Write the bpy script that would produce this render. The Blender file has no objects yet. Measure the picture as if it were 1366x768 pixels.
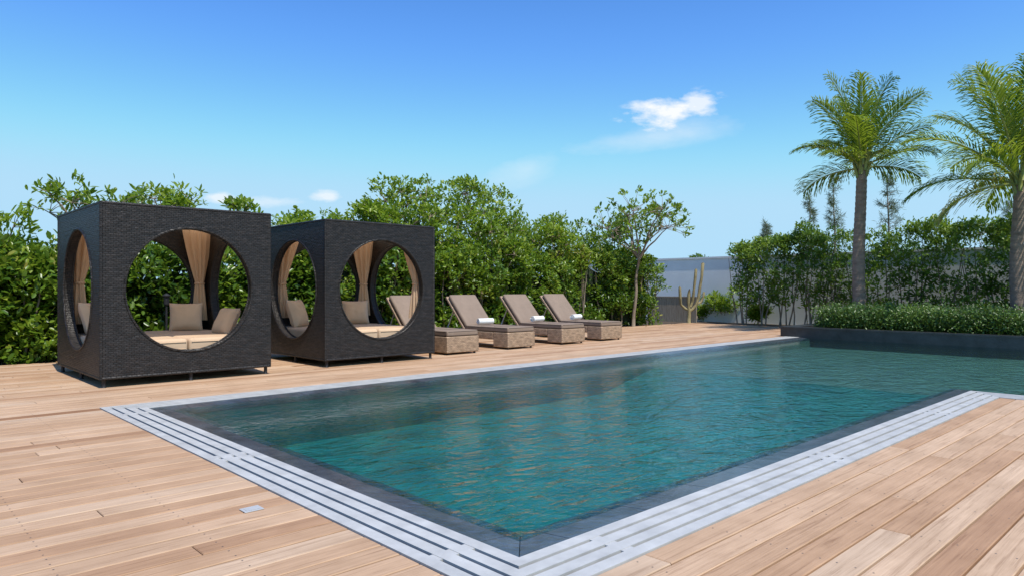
import bpy, math, random
import numpy as np
from mathutils import Vector, Matrix, noise
rng=np.random.default_rng(7); random.seed(7)
sc=bpy.context.scene
H=1.15; F=930.0
SU,CU=0.688,0.726
def pix(x,y=None,D=None,u=None,v=None):
    k=(x-683)/F
    if y is not None: D=H*F/(y-384)
    elif u is not None: D=u/(CU*k+SU)
    elif v is not None: D=v/(-SU*k+CU)
    X=k*D
    return (CU*X+SU*D, -SU*X+CU*D, D)
# ------------------------------------------------------------ materials
def new_mat(name):
    m=bpy.data.materials.new(name); m.use_nodes=True
    nt=m.node_tree; nt.nodes.clear()
    out=nt.nodes.new('ShaderNodeOutputMaterial')
    return m,nt,out
def N(nt,t,**kw):
    n=nt.nodes.new(t)
    for k,v in kw.items():
        if k in n.inputs: n.inputs[k].default_value=v
        else: setattr(n,k,v)
    return n
def ramp(nt,stops,interp='LINEAR'):
    r=nt.nodes.new('ShaderNodeValToRGB'); cr=r.color_ramp; cr.interpolation=interp
    while len(cr.elements)<len(stops): cr.elements.new(0.5)
    for e,(p,c) in zip(cr.elements,stops):
        e.position=p; e.color=(*c,1) if len(c)==3 else c
    return r
def L(nt,a,b): nt.links.new(a,b)
def mixrgb(nt,mode,fac,a,b):
    m=nt.nodes.new('ShaderNodeMix'); m.data_type='RGBA'; m.blend_type=mode
    for inp,val in ((m.inputs[0],fac),(m.inputs[6],a),(m.inputs[7],b)):
        if hasattr(val,'is_output'): L(nt,val,inp)
        else: inp.default_value=val if not isinstance(val,tuple) else ((*val,1) if len(val)==3 else val)
    return m.outputs[2]
def mat_simple(name,col,rough=0.6,var=0.25,scale=8,bump=0.2,bscale=40,bdist=0.005,spec=0.5,stretch=(1,1,1)):
    m,nt,out=new_mat(name)
    tc=N(nt,'ShaderNodeTexCoord'); mp=N(nt,'ShaderNodeMapping'); mp.inputs['Scale'].default_value=stretch
    L(nt,tc.outputs['Object'],mp.inputs[0])
    nz=N(nt,'ShaderNodeTexNoise',Scale=scale,Detail=5.0,Roughness=0.6); L(nt,mp.outputs[0],nz.inputs['Vector'])
    r=ramp(nt,[(0.25,tuple(c*(1-var) for c in col)),(0.75,tuple(min(1,c*(1+var)) for c in col))])
    L(nt,nz.outputs[0],r.inputs[0])
    p=N(nt,'ShaderNodeBsdfPrincipled',Roughness=rough); p.inputs['Specular IOR Level'].default_value=spec
    L(nt,r.outputs[0],p.inputs['Base Color'])
    nb=N(nt,'ShaderNodeTexNoise',Scale=bscale,Detail=3.0); L(nt,mp.outputs[0],nb.inputs['Vector'])
    b=N(nt,'ShaderNodeBump',Strength=bump,Distance=bdist); L(nt,nb.outputs[0],b.inputs['Height'])
    L(nt,b.outputs[0],p.inputs['Normal']); L(nt,p.outputs[0],out.inputs[0])
    return m
def mat_weave(name,c1,c2,gap,sx=0.03,sz=0.014,rough=0.45,bd=0.006,streak=0.6):
    m,nt,out=new_mat(name)
    g=N(nt,'ShaderNodeTexCoord'); s=N(nt,'ShaderNodeSeparateXYZ'); L(nt,g.outputs['Object'],s.inputs[0])
    a=N(nt,'ShaderNodeMath',operation='ADD'); L(nt,s.outputs[0],a.inputs[0]); L(nt,s.outputs[1],a.inputs[1])
    c=N(nt,'ShaderNodeCombineXYZ'); L(nt,a.outputs[0],c.inputs[0]); L(nt,s.outputs[2],c.inputs[1])
    br=N(nt,'ShaderNodeTexBrick'); br.inputs['Color1'].default_value=(*c1,1); br.inputs['Color2'].default_value=(*c2,1); br.inputs['Mortar'].default_value=(*gap,1)
    br.inputs['Scale'].default_value=1; br.inputs['Mortar Size'].default_value=sz*0.16; br.inputs['Mortar Smooth'].default_value=1.0
    br.inputs['Brick Width'].default_value=sx; br.inputs['Row Height'].default_value=sz
    L(nt,c.outputs[0],br.inputs['Vector'])
    sc2=N(nt,'ShaderNodeVectorMath',operation='MULTIPLY'); L(nt,c.outputs[0],sc2.inputs[0]); sc2.inputs[1].default_value=(0.45/sx,0.5/sz,1)
    wv=N(nt,'ShaderNodeTexNoise',Scale=1.0,Detail=3.0,Roughness=0.7); L(nt,sc2.outputs[0],wv.inputs['Vector'])
    rr=ramp(nt,[(0.35,(1-streak,)*3),(0.65,(1+streak,)*3)]); L(nt,wv.outputs[0],rr.inputs[0])
    col=mixrgb(nt,'MULTIPLY',1.0,br.outputs[0],rr.outputs[0])
    p=N(nt,'ShaderNodeBsdfPrincipled',Roughness=rough); L(nt,col,p.inputs['Base Color'])
    inv=N(nt,'ShaderNodeMath',operation='SUBTRACT'); inv.inputs[0].default_value=1; L(nt,br.outputs['Fac'],inv.inputs[1])
    ad=N(nt,'ShaderNodeMath',operation='MULTIPLY_ADD'); L(nt,wv.outputs[0],ad.inputs[0]); ad.inputs[1].default_value=1.5; L(nt,inv.outputs[0],ad.inputs[2])
    b=N(nt,'ShaderNodeBump',Strength=1.0,Distance=bd); L(nt,ad.outputs[0],b.inputs['Height'])
    L(nt,b.outputs[0],p.inputs['Normal']); L(nt,p.outputs[0],out.inputs[0])
    return m
def mat_leaf(name,stops,trans=0.3,rough=0.42,tcol=(0.27,0.40,0.035)):
    m,nt,out=new_mat(name)
    at=N(nt,'ShaderNodeAttribute',attribute_name='tint')
    r=ramp(nt,stops); L(nt,at.outputs['Fac'],r.inputs[0])
    p=N(nt,'ShaderNodeBsdfPrincipled',Roughness=rough); L(nt,r.outputs[0],p.inputs['Base Color'])
    t=N(nt,'ShaderNodeBsdfTranslucent')
    tc=mixrgb(nt,'MIX',0.55,r.outputs[0],tcol); L(nt,tc,t.inputs['Color'])
    mx=N(nt,'ShaderNodeMixShader'); mx.inputs[0].default_value=trans
    L(nt,p.outputs[0],mx.inputs[1]); L(nt,t.outputs[0],mx.inputs[2]); L(nt,mx.outputs[0],out.inputs[0])
    return m
def mat_wood(name):
    m,nt,out=new_mat(name)
    at=N(nt,'ShaderNodeAttribute',attribute_name='tint')
    tc=N(nt,'ShaderNodeTexCoord')
    off=N(nt,'ShaderNodeMath',operation='MULTIPLY'); L(nt,at.outputs['Fac'],off.inputs[0]); off.inputs[1].default_value=91.0
    cb=N(nt,'ShaderNodeCombineXYZ'); L(nt,off.outputs[0],cb.inputs[0]); L(nt,off.outputs[0],cb.inputs[2])
    va=N(nt,'ShaderNodeVectorMath',operation='ADD'); L(nt,tc.outputs['Object'],va.inputs[0]); L(nt,cb.outputs[0],va.inputs[1])
    mp=N(nt,'ShaderNodeMapping'); mp.inputs['Scale'].default_value=(0.9,26,26); L(nt,va.outputs[0],mp.inputs[0])
    g=N(nt,'ShaderNodeTexNoise',Scale=2.2,Detail=7.0,Roughness=0.7,Distortion=0.8); L(nt,mp.outputs[0],g.inputs['Vector'])
    g2=N(nt,'ShaderNodeTexNoise',Scale=1.6,Detail=4.0,Roughness=0.6); L(nt,va.outputs[0],g2.inputs['Vector'])
    base=ramp(nt,[(0.0,(0.27,0.14,0.07)),(0.10,(0.38,0.225,0.13)),(0.35,(0.455,0.29,0.175)),(0.7,(0.52,0.355,0.23)),(1.0,(0.55,0.41,0.29))]); L(nt,at.outputs['Fac'],base.inputs[0])
    gr=ramp(nt,[(0.28,(0.52,0.44,0.38)),(0.45,(0.91,0.89,0.87)),(0.72,(1.15,1.15,1.14))]); L(nt,g.outputs[0],gr.inputs[0])
    c=mixrgb(nt,'MULTIPLY',0.9,base.outputs[0],gr.outputs[0])
    bl=ramp(nt,[(0.3,(0.80,0.76,0.73)),(0.65,(1.08,1.08,1.10))]); L(nt,g2.outputs[0],bl.inputs[0])
    c=mixrgb(nt,'MULTIPLY',0.9,c,bl.outputs[0])
    p=N(nt,'ShaderNodeBsdfPrincipled',Roughness=0.7); L(nt,c,p.inputs['Base Color']); p.inputs['Specular IOR Level'].default_value=0.3
    b=N(nt,'ShaderNodeBump',Strength=0.35,Distance=0.004); L(nt,g.outputs[0],b.inputs['Height']); L(nt,b.outputs[0],p.inputs['Normal'])
    L(nt,p.outputs[0],out.inputs[0]); return m
def mat_tile(name,c1,c2,mortar,size=0.3,rough=0.35,noise_amt=0.5):
    m,nt,out=new_mat(name)
    tc=N(nt,'ShaderNodeTexCoord')
    dn=N(nt,'ShaderNodeTexNoise',Scale=3.0,Detail=2.0); L(nt,tc.outputs['Object'],dn.inputs['Vector'])
    dv=N(nt,'ShaderNodeVectorMath',operation='SCALE'); L(nt,dn.outputs['Color'],dv.inputs[0]); dv.inputs['Scale'].default_value=0.16
    wv=N(nt,'ShaderNodeVectorMath',operation='ADD'); L(nt,tc.outputs['Object'],wv.inputs[0]); L(nt,dv.outputs[0],wv.inputs[1])
    s=N(nt,'ShaderNodeSeparateXYZ'); L(nt,wv.outputs[0],s.inputs[0])
    a=N(nt,'ShaderNodeMath',operation='ADD'); L(nt,s.outputs[1],a.inputs[0]); L(nt,s.outputs[2],a.inputs[1])
    c=N(nt,'ShaderNodeCombineXYZ'); L(nt,s.outputs[0],c.inputs[0]); L(nt,a.outputs[0],c.inputs[1])
    br=N(nt,'ShaderNodeTexBrick'); br.offset=0.5
    br.inputs['Color1'].default_value=(*c1,1); br.inputs['Color2'].default_value=(*c2,1); br.inputs['Mortar'].default_value=(*mortar,1)
    br.inputs['Scale'].default_value=1; br.inputs['Mortar Size'].default_value=0.004; br.inputs['Brick Width'].default_value=size*2; br.inputs['Row Height'].default_value=size
    L(nt,c.outputs[0],br.inputs['Vector'])
    nz=N(nt,'ShaderNodeTexNoise',Scale=2.5,Detail=6.0,Roughness=0.65); L(nt,tc.outputs['Object'],nz.inputs['Vector'])
    r=ramp(nt,[(0.3,(1-noise_amt,)*3),(0.7,(1+noise_amt,)*3)]); L(nt,nz.outputs[0],r.inputs[0])
    col=mixrgb(nt,'MULTIPLY',1.0,br.outputs[0],r.outputs[0])
    p=N(nt,'ShaderNodeBsdfPrincipled',Roughness=rough); L(nt,col,p.inputs['Base Color'])
    L(nt,p.outputs[0],out.inputs[0]); return m
def mat_water(name):
    m,nt,out=new_mat(name)
    tc=N(nt,'ShaderNodeTexCoord')
    mp=N(nt,'ShaderNodeMapping'); mp.inputs['Scale'].default_value=(1.0,1.6,1.0); mp.inputs['Rotation'].default_value=(0,0,math.radians(35)); L(nt,tc.outputs['Object'],mp.inputs[0])
    n1=N(nt,'ShaderNodeTexNoise',Scale=3.2,Detail=2.0,Roughness=0.5,Distortion=0.8); L(nt,mp.outputs[0],n1.inputs['Vector'])
    n2=N(nt,'ShaderNodeTexNoise',Scale=13.0,Detail=3.0,Roughness=0.55,Distortion=0.5); L(nt,mp.outputs[0],n2.inputs['Vector'])
    ma=N(nt,'ShaderNodeMath',operation='MULTIPLY_ADD'); L(nt,n2.outputs[0],ma.inputs[0]); ma.inputs[1].default_value=0.42; L(nt,n1.outputs[0],ma.inputs[2])
    b=N(nt,'ShaderNodeBump',Strength=1.0,Distance=0.033); L(nt,ma.outputs[0],b.inputs['Height'])
    gl=N(nt,'ShaderNodeBsdfGlossy',Roughness=0.03); gl.inputs['Color'].default_value=(1,1,1,1); L(nt,b.outputs[0],gl.inputs['Normal'])
    tr=N(nt,'ShaderNodeBsdfTransparent'); tr.inputs['Color'].default_value=(0.62,0.92,0.91,1)
    fr=N(nt,'ShaderNodeFresnel',IOR=1.33); L(nt,b.outputs[0],fr.inputs['Normal'])
    mx=N(nt,'ShaderNodeMixShader'); L(nt,fr.outputs[0],mx.inputs[0]); L(nt,tr.outputs[0],mx.inputs[1]); L(nt,gl.outputs[0],mx.inputs[2])
    L(nt,mx.outputs[0],out.inputs[0]); return m

M={}
M['wood']=mat_wood('weathered_teak')
M['wicker']=mat_weave('dark_wicker',(0.024,0.019,0.017),(0.010,0.0085,0.008),(0.005,0.004,0.004),0.055,0.022,0.50,0.008)
M['tanwicker']=mat_weave('tan_wicker',(0.46,0.32,0.215),(0.34,0.23,0.15),(0.15,0.10,0.06),0.05,0.02,0.55,0.004,0.3)
M['grate']=mat_simple('pale_stone_grating',(0.45,0.445,0.43),0.5,0.20,6,0.15,60,0.002)
M['slate']=mat_simple('wet_slate',(0.062,0.070,0.083),0.22,0.6,5,0.5,22,0.006)
M['black']=mat_simple('dark_channel',(0.012,0.012,0.014),0.6,0.3)
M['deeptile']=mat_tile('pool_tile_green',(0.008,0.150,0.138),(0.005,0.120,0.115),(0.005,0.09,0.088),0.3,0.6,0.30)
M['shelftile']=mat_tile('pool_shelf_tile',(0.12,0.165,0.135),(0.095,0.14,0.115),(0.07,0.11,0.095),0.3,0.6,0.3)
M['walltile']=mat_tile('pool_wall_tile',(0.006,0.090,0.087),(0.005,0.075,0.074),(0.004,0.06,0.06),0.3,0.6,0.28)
M['water']=mat_water('pool_water')
M['darkstone']=mat_simple('dark_stone',(0.035,0.038,0.040),0.35,0.45,4,0.5,25,0.01)
M['soil']=mat_simple('soil',(0.09,0.065,0.045),0.95,0.4,6,0.8,30,0.03)
M['sand']=mat_simple('dry_ground',(0.20,0.17,0.11),0.95,0.35,0.5,0.5,10,0.03)
M['white']=mat_simple('white_render',(0.82,0.82,0.80),0.85,0.05,1.5,0.3,60,0.004)
M['greywood']=mat_simple('grey_wood',(0.34,0.27,0.21),0.8,0.3,4,0.4,20,0.005,stretch=(8,8,1))
M['cushion']=mat_simple('taupe_canvas',(0.235,0.172,0.130),0.9,0.12,5,0.35,260,0.0015)
M['cushion_edge']=mat_simple('taupe_piping',(0.10,0.075,0.06),0.9,0.1)
M['mattress']=mat_simple('sand_canvas',(0.56,0.39,0.255),0.9,0.08,5,0.35,200,0.0015)
M['pillow']=mat_simple('pillow_canvas',(0.66,0.445,0.285),0.9,0.08,6,0.35,200,0.0015)
M['towel']=mat_simple('white_towel',(0.78,0.78,0.77),0.95,0.05,20,0.6,160,0.004)
M['metal']=mat_simple('brushed_steel',(0.45,0.45,0.45),0.35,0.1)
M['screw']=mat_simple('screw',(0.10,0.08,0.07),0.5,0.1)
M['bark']=mat_simple('bark',(0.22,0.17,0.125),0.9,0.4,12,0.8,40,0.01,stretch=(1,1,0.4))
M['palmbark']=mat_simple('palm_bark',(0.26,0.19,0.14),0.9,0.35,5,0.9,30,0.02,stretch=(1,1,3))
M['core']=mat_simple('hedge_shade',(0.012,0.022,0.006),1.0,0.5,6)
M['cactus']=mat_simple('dry_cactus',(0.24,0.20,0.10),0.8,0.35,7,0.6,20,0.01)
M['litter']=mat_leaf('dry_leaf',[(0,(0.16,0.08,0.03)),(1,(0.33,0.22,0.08))],0.1,0.7,(0.3,0.2,0.05))
def mat_cloth(name,col,tcol,f):
    m,nt,out=new_mat(name)
    p=N(nt,'ShaderNodeBsdfPrincipled',Roughness=0.9); p.inputs['Base Color'].default_value=(*col,1)
    t=N(nt,'ShaderNodeBsdfTranslucent'); t.inputs['Color'].default_value=(*tcol,1)
    mx=N(nt,'ShaderNodeMixShader'); mx.inputs[0].default_value=f; L(nt,p.outputs[0],mx.inputs[1]); L(nt,t.outputs[0],mx.inputs[2]); L(nt,mx.outputs[0],out.inputs[0])
    return m
M['curtain']=mat_cloth('curtain_cloth',(0.74,0.54,0.36),(0.80,0.58,0.38),0.45)
M['canopy']=mat_cloth('canopy_cloth',(0.70,0.53,0.37),(0.95,0.76,0.55),0.65)
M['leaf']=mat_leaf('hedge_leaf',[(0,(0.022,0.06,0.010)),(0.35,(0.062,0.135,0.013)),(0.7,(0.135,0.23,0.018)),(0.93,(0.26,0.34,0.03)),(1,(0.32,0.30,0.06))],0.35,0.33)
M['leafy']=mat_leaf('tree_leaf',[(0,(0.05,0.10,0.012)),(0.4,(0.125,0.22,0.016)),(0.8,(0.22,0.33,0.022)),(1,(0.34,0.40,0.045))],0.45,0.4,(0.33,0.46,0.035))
M['leafd']=mat_leaf('shrub_leaf',[(0,(0.025,0.065,0.012)),(0.5,(0.08,0.17,0.02)),(1,(0.21,0.31,0.035))],0.35,0.4)
M['boxleaf']=mat_leaf('box_leaf',[(0,(0.02,0.05,0.010)),(0.5,(0.05,0.11,0.018)),(1,(0.12,0.20,0.035))],0.22,0.4)
M['frond']=mat_leaf('palm_leaflet',[(0,(0.05,0.10,0.012)),(0.5,(0.14,0.235,0.022)),(0.85,(0.28,0.36,0.035)),(1,(0.42,0.34,0.08))],0.42,0.33,(0.44,0.54,0.035))
M['needle']=mat_leaf('casuarina_needle',[(0,(0.07,0.10,0.06)),(1,(0.17,0.20,0.11))],0.25,0.7)
M['frondstem']=mat_simple('frond_stem',(0.28,0.29,0.07),0.5,0.3,5)

# ------------------------------------------------------------ mesh helpers
def link(o): sc.collection.objects.link(o); return o
def empty(name,loc=(0,0,0)):
    o=bpy.data.objects.new(name,None); o.location=loc; o.empty_display_size=0.2; return link(o)
class MB:
    def __init__(s): s.v=[]; s.f=[]; s.m=[]; s.t=[]
    def add(s,vs,fs,mi=0,tint=0.5):
        b=len(s.v); s.v+= [tuple(x) for x in vs]; s.t+=[tint]*len(vs)
        for f in fs: s.f.append(tuple(b+i for i in f)); s.m.append(mi)
    def box(s,a,b,mi=0,tint=0.5):
        x0,y0,z0=a; x1,y1,z1=b
        s.add([(x0,y0,z0),(x1,y0,z0),(x1,y1,z0),(x0,y1,z0),(x0,y0,z1),(x1,y0,z1),(x1,y1,z1),(x0,y1,z1)],
              [(0,3,2,1),(4,5,6,7),(0,1,5,4),(1,2,6,5),(2,3,7,6),(3,0,4,7)],mi,tint)
    def prism(s,poly,z0,z1,mi=0,tint=0.5):
        n=len(poly)
        s.add([(x,y,z0) for x,y in poly]+[(x,y,z1) for x,y in poly],
              [tuple(range(n-1,-1,-1)),tuple(range(n,2*n))]+[(i,(i+1)%n,n+(i+1)%n,n+i) for i in range(n)],mi,tint)
    def tube(s,pts,rad,seg=8,mi=0,tint=0.5,cap=True):
        pts=[Vector(p) for p in pts]; rings=[]
        up=Vector((0.13,0.21,1)).normalized()
        for i,p in enumerate(pts):
            d=(pts[min(i+1,len(pts)-1)]-pts[max(i-1,0)]).normalized()
            a=d.cross(up); 
            if a.length<0.05: a=d.cross(Vector((1,0,0)))
            a.normalize(); b=d.cross(a)
            rings.append([p+(a*math.cos(2*math.pi*k/seg)+b*math.sin(2*math.pi*k/seg))*rad[i] for k in range(seg)])
        vs=[q for r in rings for q in r]; fs=[]
        for i in range(len(pts)-1):
            for k in range(seg):
                fs.append((i*seg+k,i*seg+(k+1)%seg,(i+1)*seg+(k+1)%seg,(i+1)*seg+k))
        if cap: fs.append(tuple(range(seg))); fs.append(tuple((len(pts)-1)*seg+k for k in range(seg-1,-1,-1)))
        s.add(vs,fs,mi,tint)
    def obj(s,name,mats,smooth=False,parent=None,loc=None):
        me=bpy.data.meshes.new(name); me.from_pydata(s.v,[],s.f)
        for m in mats: me.materials.append(m)
        me.polygons.foreach_set('material_index',s.m)
        me.polygons.foreach_set('use_smooth',[smooth]*len(s.f))
        a=me.attributes.new('tint','FLOAT','POINT'); a.data.foreach_set('value',s.t)
        me.update(); o=link(bpy.data.objects.new(name,me))
        if loc: o.location=loc
        if parent: o.parent=parent
        return o
def bevel(o,w,seg=3,sub=0):
    m=o.modifiers.new('bev','BEVEL'); m.width=w; m.segments=seg; m.limit_method='ANGLE'; m.angle_limit=math.radians(40)
    for p in o.data.polygons: p.use_smooth=True
    try:
        w2=o.modifiers.new('wn','WEIGHTED_NORMAL'); w2.keep_sharp=True
    except Exception: pass
    return o
def norm(a): return a/np.maximum(np.linalg.norm(a,axis=1,keepdims=True),1e-9)
def leaf_mesh(name,C,Dr,Nm,Ln,Wd,T,mat,parent=None,fold=0.12,curl=0.10,wide=0.75):
    n=len(C); Dr=norm(Dr); S=norm(np.cross(Dr,Nm)); Nn=np.cross(S,Dr)
    Ln=Ln[:,None]; Wd=Wd[:,None]
    P=np.empty((n,6,3))
    P[:,0]=C
    P[:,1]=C+Dr*Ln*0.35+S*Wd*0.42+Nn*Wd*fold
    P[:,2]=C+Dr*Ln*wide+S*Wd*0.40+Nn*Wd*fold-Nn*Ln*curl*0.5
    P[:,3]=C+Dr*Ln-Nn*Ln*curl
    P[:,4]=C+Dr*Ln*wide-S*Wd*0.40+Nn*Wd*fold-Nn*Ln*curl*0.5
    P[:,5]=C+Dr*Ln*0.35-S*Wd*0.42+Nn*Wd*fold
    me=bpy.data.meshes.new(name)
    me.vertices.add(n*6); me.vertices.foreach_set('co',P.reshape(-1).astype(np.float32))
    idx=(np.arange(n)*6)[:,None]+np.array([0,1,2,3,0,3,4,5])[None]
    me.loops.add(n*8); me.loops.foreach_set('vertex_index',idx.reshape(-1).astype(np.int32))
    me.polygons.add(n*2); me.polygons.foreach_set('loop_start',(np.arange(n*2)*4).astype(np.int32))
    try: me.polygons.foreach_set('loop_total',np.full(n*2,4,np.int32))
    except Exception: pass
    me.materials.append(mat)
    a=me.attributes.new('tint','FLOAT','POINT'); a.data.foreach_set('value',np.repeat(np.clip(T,0,1),6).astype(np.float32))
    me.update(calc_edges=True); me.validate()
    o=link(bpy.data.objects.new(name,me))
    if parent: o.parent=parent
    return o
def rosettes(P,O,nleaf,Ll,asp,tint,up=0.35,spread=0.9,jit=0.06):
    k=len(P); n=k*nleaf
    C=np.repeat(P,nleaf,0)+rng.normal(0,jit,(n,3)); Ou=np.repeat(O,nleaf,0)
    R=norm(rng.normal(0,1,(n,3)))
    Dr=norm(Ou*0.6+R*spread+np.array([0,0,up]))
    Nm=norm(np.array([0,0,0.9])+Ou*0.5+rng.normal(0,0.45,(n,3)))
    Ln=Ll*rng.uniform(0.6,1.25,n); T=np.repeat(tint,nleaf)+rng.normal(0,0.14,n)
    return C,Dr,Nm,Ln,Ln*asp,T
def nz(x,y,z=0.0): return noise.noise(Vector((x,y,z)))

# ------------------------------------------------------------ layout constants
U0,V0=1.73,1.80
UE=8.77
V1=7.60
UP=16.2
DV=12.8; DU=20.3
gb=MB(); B=600
for a,b in (((-B,-B),(B,-12)),((-B,-12),(-11,20)),((24,-12),(B,20)),((-B,20),(B,B)),((-11,DV+0.02),(24,20)),((DU+0.02,-12),(24,DV+0.02))):
    gb.add([(a[0],a[1],-0.06),(b[0],a[1],-0.06),(b[0],b[1],-0.06),(a[0],b[1],-0.06)],[(0,1,2,3)])
gb.obj('ground',[M['sand']])
sb=MB(); sb.add([(-11,DV+0.03,-0.03),(DU,DV+0.03,-0.03),(DU,16,-0.03),(-11,16,-0.03)],[(0,1,2,3)])
sb.add([(DU+0.03,-12,-0.03),(22,-12,-0.03),(22,16,-0.03),(DU+0.03,16,-0.03)],[(0,1,2,3)])
sb.obj('planting_soil',[M['soil']])
# ------------------------------------------------------------ deck
pitch=(V1-V0)/40; gap=0.010
dk=MB(); sw=MB()
def board(u0,u1,v0,v1,t):
    c=0.004; z=0.0+random.uniform(-0.001,0.001)
    dk.add([(u0,v0,z-0.03),(u1,v0,z-0.03),(u1,v1,z-0.03),(u0,v1,z-0.03),
            (u0,v0,z-c),(u1,v0,z-c),(u1,v1,z-c),(u0,v1,z-c),
            (u0+c,v0+c,z),(u1-c,v0+c,z),(u1-c,v1-c,z),(u0+c,v1-c,z)],
           [(0,1,5,4),(1,2,6,5),(2,3,7,6),(3,0,4,7),(4,5,9,8),(5,6,10,9),(6,7,11,10),(7,4,8,11),(8,9,10,11)],0,t)
    if v0<9 and u0<10:
        for uu in np.arange(math.ceil(u0/0.6)*0.6,u1,0.6):
            for vv in (v0+0.03,v1-0.03):
                if (uu*uu+vv*vv)<60 and u0+0.02<uu<u1-0.02:
                    sw.add([(uu+0.0045*math.cos(a),vv+0.0045*math.sin(a),z+0.0006) for a in np.arange(6)*math.pi/3],[tuple(range(6))])
i=-66
while True:
    v=V0+i*pitch
    if v>=DV-0.02: break
    vm=v+pitch/2
    if vm<V0: lim=(-9,UE)
    elif vm<V1: lim=(-9,U0)
    else: lim=(-9,DU)
    u=lim[0]-random.uniform(0,2.6)
    while u<lim[1]-0.001:
        ln=random.choice([2.4,3.0,3.6,4.2,4.8])
        if lim[1]-(u+ln)<0.6: ln=lim[1]-u
        a=max(u,lim[0]); b=min(u+ln,lim[1])
        if b-a>0.05:
            t=random.betavariate(2.2,1.9)
            if random.random()<0.04: t=random.uniform(0,0.12)
            e=0.002
            board(a+e,b-(0.004 if b>=lim[1]-1e-3 else e),v+gap/2,v+pitch-gap/2,t)
        u+=ln
    i+=1
dk.obj('wood_deck',[M['wood']])
sw.obj('deck_screws',[M['screw']])
su=MB()
for a,b in (((-9,-8),(UE,V0-0.01)),((-9,V0-0.01),(U0-0.01,V1+0.01)),((-9,V1+0.01),(DU,DV))):
    su.add([(a[0],a[1],-0.035),(b[0],a[1],-0.035),(b[0],b[1],-0.035),(a[0],b[1],-0.035)],[(0,1,2,3)])
su.obj('deck_subframe',[M['black']])
# dry leaves blown against the hedge
n=150; lu=rng.uniform(-3,19,n); lv=DV-rng.exponential(0.35,n)
leaf_mesh('leaf_litter',np.stack([lu,lv,np.full(n,0.012)],1),np.stack([rng.normal(0,1,n),rng.normal(0,1,n),rng.normal(0,.08,n)],1),np.tile([0.05,0.02,1.0],(n,1)),rng.uniform(.05,.1,n),rng.uniform(.025,.045,n),rng.uniform(0,1,n),M['litter'],curl=-0.1)
# ------------------------------------------------------------ gratings + slate rim
gr=MB(); W=0.34; nsl=4; sgap=0.022; sl=(W-(nsl-1)*sgap-0.006)/nsl
offs=[(0.003+k*(sl+sgap),0.003+k*(sl+sgap)+sl) for k in range(nsl)]
VM=-8
def side(kind,o1,o2,z0,z1,mb,mi=0,t=0.5):
    if kind=='A': P=[(U0+o1,V0+o1),(U0+o2,V0+o2),(U0+o2,V1-o2),(U0+o1,V1-o1)]
    if kind=='B': P=[(U0+o1,V1-o1),(U0+o2,V1-o2),(UP,V1-o2),(UP,V1-o1)]
    if kind=='C': P=[(U0+o1,V0+o1),(UE+o1,V0+o1),(UE+o2,V0+o2),(U0+o2,V0+o2)]
    if kind=='D': P=[(UE+o1,VM),(UE+o2,VM),(UE+o2,V0+o2),(UE+o1,V0+o1)]
    if kind in 'AB': P=P[::-1]
    mb.prism(P,z0,z1,mi,t)
for kd in 'ABCD':
    for o1,o2 in offs: side(kd,o1,o2,-0.03,0.004,gr,0)
    side(kd,0.001,W-0.001,-0.10,-0.032,gr,1)
for k in range(nsl-1):
    a=offs[k][1]; b=offs[k+1][0]
    for v in (2.35,4.68,4.80,7.0): gr.box((U0+a,v,-0.03),(U0+b,v+0.07,0.002))
    for u in [2.45,4.75,4.87,7.2,7.32,8.5]: gr.box((u,V0+a,-0.03),(u+0.07,V0+b,0.002))
    for u in np.arange(2.4,16,1.2): gr.box((u,V1-b,-0.03),(u+0.07,V1-a,0.002))
    for v in np.arange(-7,1.7,1.2): gr.box((UE+a,v,-0.03),(UE+b,v+0.07,0.002))
gr.obj('overflow_grating',[M['grate'],M['black']])
st=MB(); SW=0.25
def slab(P,t):
    zs=[0.0,0.0,-0.024,-0.024]
    st.add([(x,y,z) for (x,y),z in zip(P,zs)]+[(x,y,-0.06) for x,y in P],[(0,1,2,3),(1,0,4,5),(2,1,5,6),(3,2,6,7),(0,3,7,4),(7,6,5,4)],0,t)
def run(fn,a,b,ja,jb,step=0.6):
    xs=[a]+[x for x in np.arange(math.ceil(a/step)*step,b,step) if a+0.15<x<b-0.15]+[b]
    for k in range(len(xs)-1):
        p,q=xs[k],xs[k+1]; e=0.0025
        pi=p+(ja if k==0 else 0); qi=q+(jb if k==len(xs)-2 else 0)
        fn(p+e,q-e,pi+e,qi-e)
A=U0+W; Bv=V0+W; Cv=V1-W; Du=UE+W
run(lambda p,q,pi,qi: slab([(A,q),(A,p),(A+SW,pi),(A+SW,qi)],.5),Bv,Cv,SW,-SW)
run(lambda p,q,pi,qi: slab([(p,Bv),(q,Bv),(qi,Bv+SW),(pi,Bv+SW)],.5),A,Du,SW,SW)
run(lambda p,q,pi,qi: slab([(q,Cv),(p,Cv),(pi,Cv-SW),(qi,Cv-SW)],.5),A,UP,SW,0)
run(lambda p,q,pi,qi: slab([(Du,q),(Du,p),(Du+SW,pi),(Du+SW,qi)],.5),VM,Bv,0,SW)
st.obj('slate_pool_rim',[M['slate']])
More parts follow.
